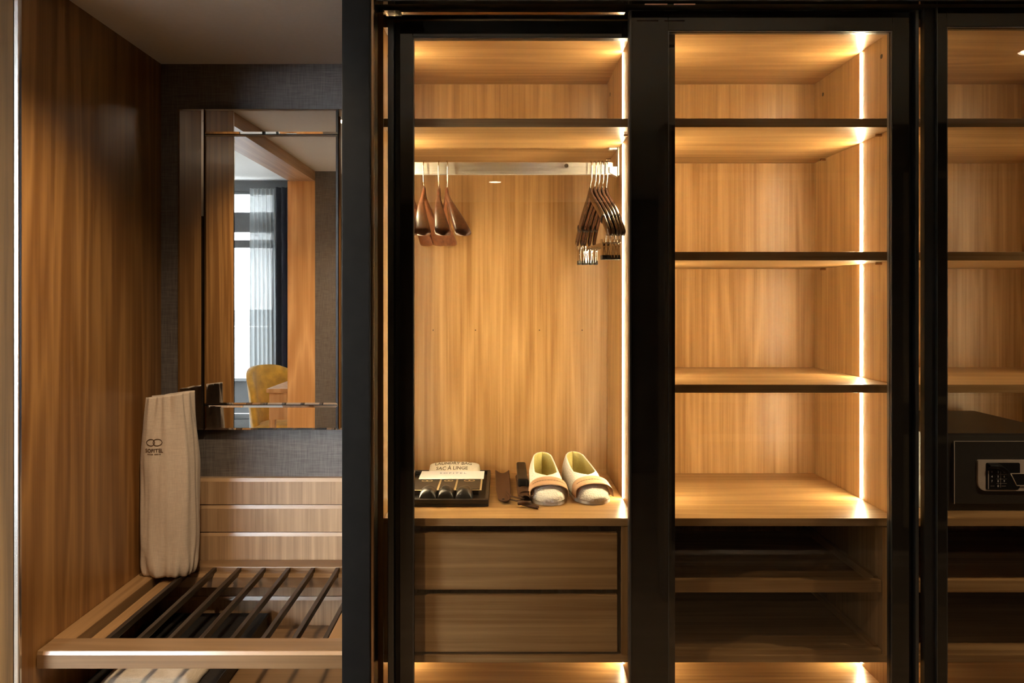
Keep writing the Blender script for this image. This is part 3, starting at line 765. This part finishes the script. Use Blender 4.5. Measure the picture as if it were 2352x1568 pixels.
mb = MB().grid(lambda u, v: (PX0+(PX1-PX0)*u, 2.365+.100*v, cardz(2.365+.100*v)), 2, 12)
obj('card_sheet', mb, M['paper'], cdv, solid=.0012)
obj('card_print', lay(stretchy(text_mb('SOFITEL', .016, space=1.5), 1.6), px(1040,2.42), 2.434, lambda x, y: cardz(y)+.0011), M['inkblue'], cdv)['label'] = 'pale lettering reading SOFITEL'
cards = [(955, 1006, 2.30, 'left black card with a gold emblem, half behind the door frame'),
         (1011, 1045, 2.30, 'narrow middle black card with a gold emblem'),
         (1050, 1103, 2.30, 'right black card with a gold emblem and cream border')]
for k, (a, b, yc, lbl) in enumerate(cards):
    X0, X1 = px(a,2.3), px(b,2.3); z = T0+.0195+.0004*k
    if k == 0: X0 -= .02
    c = thing('amenity_card', ((X0+X1)/2, yc, z), lbl, 'card', 'black amenity cards in the tray')
    slope = .0
    box('card_sheet', X0, X1, 2.245, 2.400, z, z+.0012, M['card'], c, 0)
    mb = MB().box(X0-.003, X1+.005, 2.241, 2.404, z-.0016, z-.0003)
    obj('card_border', mb, M['gold'], c)
    obj('card_emblem', lay(stretchy(emblem_mb(.030 if k != 1 else .024, .0032), 1.7), (X0+X1)/2+(.006 if k == 0 else 0), 2.352, lambda x, y: z+.0016), M['gold'], c)
    obj('card_stack', MB().box(X0+.004, X1-.004, 2.27, 2.38, T0, z-.0018), M['card'], c)
for k, (a, b, lbl) in enumerate(((962,1003,'left black satin pouch in the tray, catching the light'), (1004,1043,'middle black satin pouch in the tray'), (1045,1085,'right black satin pouch in the tray'))):
    X0, X1 = px(a,2.19), px(b,2.19)
    mb = MB().grid(lambda u, v: pillow(u, v, X0, X1, 2.180, 2.255, T0, .038, .34, .003, k*3), 26, 26)
    mb.grid(lambda u, v: (X0+(X1-X0)*u, 2.180+.078*v, T0), 2, 2)
    tag(obj('pouch', mb, M['pouch'], smooth=True), lbl, 'pouch', 'black pouches in the tray')

# ------------------------------------------------------------------ safe
SX0, SX1, SY0, SY1, SH = 1.118, 1.505, 2.118, 2.56, .206
sf = thing('hotel_safe', ((SX0+SX1)/2, 2.34, ST), 'black hotel safe with keypad on the lit wardrobe shelf', 'safe')
z1 = ST+SH; z0 = ST+.0005
box('body', SX0, SX1, SY0+.006, SY1, z0, z1, M['safe'], sf, .003)
dx0, dz0, dz1 = px(2190,SY0), pz(1156,SY0), pz(1012,SY0)
dr = box('door', dx0, SX1-.035, SY0-.004, SY0+.0055, dz0, dz1, M['safe'], sf, .0015)
mb = MB().box(dx0-.0012, dx0+.0008, SY0-.0052, SY0-.004, dz0, dz1).box(dx0, SX1-.035, SY0-.0052, SY0-.004, dz1-.0012, dz1)
obj('door_edge', mb, M['silver'], dr)
LY = SY0-.004
def rr(x0, x1, za, zb, rtl, rbl, rtr=None, rbr=None, n=7):
    rtr = rtl if rtr is None else rtr; rbr = rtl if rbr is None else rbr
    P = []
    for (cx, cz, r, a0) in ((x0+rbl, za+rbl, rbl, 180), (x1-rbr, za+rbr, rbr, 270), (x1-rtr, zb-rtr, rtr, 0), (x0+rtl, zb-rtl, rtl, 90)):
        for k in range(n): a = R(a0+90*k/(n-1)); P.append((cx+r*math.cos(a), cz+r*math.sin(a)))
    return P
lx0, lx1, lz0, lz1 = px(2243,LY), px(2243,LY)+.19, pz(1126,LY), pz(1055,LY)
lk = obj('lock_panel', MB().prism(rr(lx0, lx1, lz0, lz1, .004, .022, .004, .022), 'Y', LY-.007, LY), M['silver'], sf, .0012)
kx0, kx1, kz0, kz1 = px(2260.5,LY), px(2338,LY), pz(1122.5,LY), pz(1061,LY)
obj('key_field', MB().prism(rr(kx0, kx1, kz0, kz1, .004, .004, .004, .010), 'Y', LY-.009, LY-.0068), M['blackp'], lk, .0008)
FYk = LY-.0093
def face_on(mb, cx, cz, y): return MB().add([(cx+p.x, y, cz+p.y) for p in mb.v], mb.f)
for i, ch_ in enumerate('1234567890'):
    r, c = (i//3, i % 3) if i < 9 else (3, 1)
    X = px((2273.5, 2287.6, 2301.5)[c], LY); Z = pz((1082, 1092.5, 1103, 1114)[r], LY)
    obj('keypad_digit', face_on(text_mb(ch_, .0075), X, Z, FYk), M['key'], lk)
mb = MB()
for yy in (1087.5, 1098, 1108): mb.box(px(2284,LY), px(2307,LY), FYk-.0002, FYk, pz(yy,LY)-.0003, pz(yy,LY)+.0003)
mb.box(px(2293,LY), px(2293.6,LY), FYk-.0002, FYk, pz(1117,LY), pz(1080,LY)).box(px(2264.5,LY), px(2266.5,LY), FYk-.0002, FYk, pz(1121,LY), pz(1079,LY))
for a in (2270, 2296): mb.box(px(a,LY), px(a+9,LY), FYk-.0002, FYk, pz(1114.3,LY), pz(1113.6,LY))
obj('keypad_lines', mb, M['silver'], lk)
# arched display hood above the keys
def hood(i, j):
    x = px(2264,LY)+(px(2307,LY)-px(2264,LY))*i
    zt_ = pz(1062,LY)-.016*max(0,(i-.45)/.55)**1.6
    return (x, LY-.009-.012*math.sin(math.pi*j)**.8, zt_-.013*j)
obj('display_hood', MB().grid(hood, 20, 12), M['blackp'], lk, smooth=True, solid=.0015)
gx = px(2316,LY)
P0 = [(gx, pz(1085.5,LY)), (gx+.016, pz(1113,LY)), (gx+.090, pz(1113,LY)), (gx+.106, pz(1085.5,LY))]
mb = MB()
for a, b in zip(P0, P0[1:]+P0[:1]): mb.tube([(a[0], LY-.0098, a[1]), (b[0], LY-.0098, b[1])], .0014, 8)
obj('handle_trim', mb, M['silver'], lk, smooth=True)
obj('handle_recess', MB().prism(P0, 'Y', LY-.0096, LY-.0066), M['blackp'], lk)

# ------------------------------------------------------------------ bedroom seen in the mirror
dk = thing('desk', (-1.39, -.5, 0), 'honey oak desk reflected in the mirror', 'desk')
box('desk_top', -1.49, -1.28, -1.5, .10, .725, .75, M['jamb'], dk, .002)
box('desk_apron', -1.475, -1.28, -1.48, .085, .60, .724, M['jamb'], dk, .001)
for x, y in ((-1.475,.045),(-1.475,-1.48),(-1.32,.045),(-1.32,-1.48)): box('leg', x, x+.035, y, y+.035, 0, .60, M['jamb'], dk, .002)
CX, CY = -1.63, -.80
ch_o = thing('armchair', (CX, CY, 0), 'mustard velvet tub chair reflected in the mirror', 'chair')
def seat(u, v):
    return pillow(u, v, CX-.20, CX+.20, CY-.20, CY+.20, .40, .085, .25, 0)
obj('seat', MB().grid(seat, 20, 20).grid(lambda u, v: (CX-.20+.40*u, CY-.20+.40*v, .40), 2, 2), M['velvet'], ch_o, smooth=True)
def backp(u, v):
    a = R(135+165*u); r = .20+.04*v
    h = .40+(.42-.16*abs(2*u-1)**2.5)*v
    return (CX+r*math.cos(a), CY+r*math.sin(a), h)
obj('backrest', MB().grid(backp, 30, 12), M['velvet'], ch_o, smooth=True, solid=.045)
for x, y in ((-.17,-.17),(.17,-.17),(-.17,.17),(.17,.17)):
    obj('leg', MB().tube([(CX+x*1.15,CY+y*1.15,0),(CX+x,CY+y,.41)], .014, 10, rad=[.009,.016]), M['black'], ch_o, smooth=True)
def fold(x0, x1, y, z0, z1, nf, amp, taper=0):
    def fn(u, v):
        x = x0+(x1-x0)*u+taper*(1-v)*u; return (x, y+amp*math.sin(u*nf*2*math.pi)*(1+.2*math.sin(v*3+u*9)), z0+(z1-z0)*v)
    return fn
tag(obj('sheer_curtain', MB().grid(fold(-2.78, -2.47, -3.66, .02, ZC+1.24, 7, .03, .04), 120, 12), M['sheer'], smooth=True), 'white sheer curtain gathered beside the bedroom window', 'curtain')
tag(obj('blackout_curtain', MB().grid(fold(-2.47, -2.10, -3.57, .02, ZC+1.24, 6, .035, .05), 100, 12), M['curtain'], smooth=True, solid=.004), 'dark navy drape beside the white sheer curtain', 'curtain')
cs = thing('ceiling_downlight', (1.63, 1.41, CH), 'round hall downlight reflected at the right edge of the glass', 'light')
cs2 = thing('ceiling_downlight', (-.05, -1.14, CH), 'round downlight reflected as a small spot above the hangers', 'light')
cs3 = thing('ceiling_downlight', (-.66, 1.72, CH), 'round downlight in the ceiling in front of the luggage niche', 'light')
cs_fill = thing('ceiling_downlight', (-.72, .95, CH), 'unseen round fill light added in the hall ceiling near the doorway', 'light')  # added lamp, hidden from view, that brightens the jamb and drawer fronts
for o, e, ang in ((cs, 60, 110), (cs2, 35, 95), (cs3, 62, 128), (cs_fill, 80, 125)):
    x, y, z = o.location
    mb = MB(); n = 32
    def ringp(u, v):
        a = 2*math.pi*u; p = [(.040,-.001),(.042,-.004),(.050,-.004),(.052,-.0005)][int(round(v*3))]
        return (x+p[0]*math.cos(a), y+p[0]*math.sin(a), z+p[1])
    obj('trim_ring', MB().grid(ringp, n, 4, closeu=True), M['white'], o)
    obj('lens', MB().lathe([(.0005,-.0015),(.039,-.0015),(.039,-.0005),(.0005,-.0005)], (x,y,z), 24), M['lamp'], o)
    l = bpy.data.lights.new('downlight_beam', 'SPOT'); l.energy = e; l.color = (1, .76, .48); l.spot_size = R(ang); l.spot_blend = 1.0; l.shadow_soft_size = .035
    lo = bpy.data.objects.new('downlight_beam', l); COL.objects.link(lo); lo.parent = o; lo.location = (0, 0, -.02)

# outside the window
ob = thing('apartment_building', (-5, -16, -6), 'pale building across the street with dark terrace railings', 'building')
box('wall', -14, 2, -20, -16, -8, .35, M['facade'], ob, 0)
box('parapet', -14.05, 2.05, -16.2, -15.9, .35, .62, M['facade'], ob, 0)
for z in (.66, .72, -.35): box('railing', -14, 2, -15.88, -15.82, z, z+.035, M['slate'], ob, 0)
for k in range(9):
    box('window', -13+k*1.6, -12.2+k*1.6, -15.99, -15.95, -1.2, .05, M['slate'], ob, 0)
box('roof_box', -8.6, -6.2, -19.5, -17, .62, 1.05, M['slate'], ob, 0)
for sx in range(-10, 1, 2): box('post', sx-.03, sx+.03, -15.9, -15.8, -.35, .72, M['slate'], ob, 0)
tb = thing('balcony_parapet', (-4, -4.6, 0), 'dark grey balcony parapet outside the bedroom window', 'balcony')
box('panel', -6, -2, -4.95, -4.90, 0, .30, M['slate'], tb, .004)
box('cap_rail', -6, -2, -4.97, -4.88, .30, .34, M['marble'], tb, .004)
box('slab', -6, -2, -5.0, -3.9, -.12, 0, M['marble'], tb, 0)
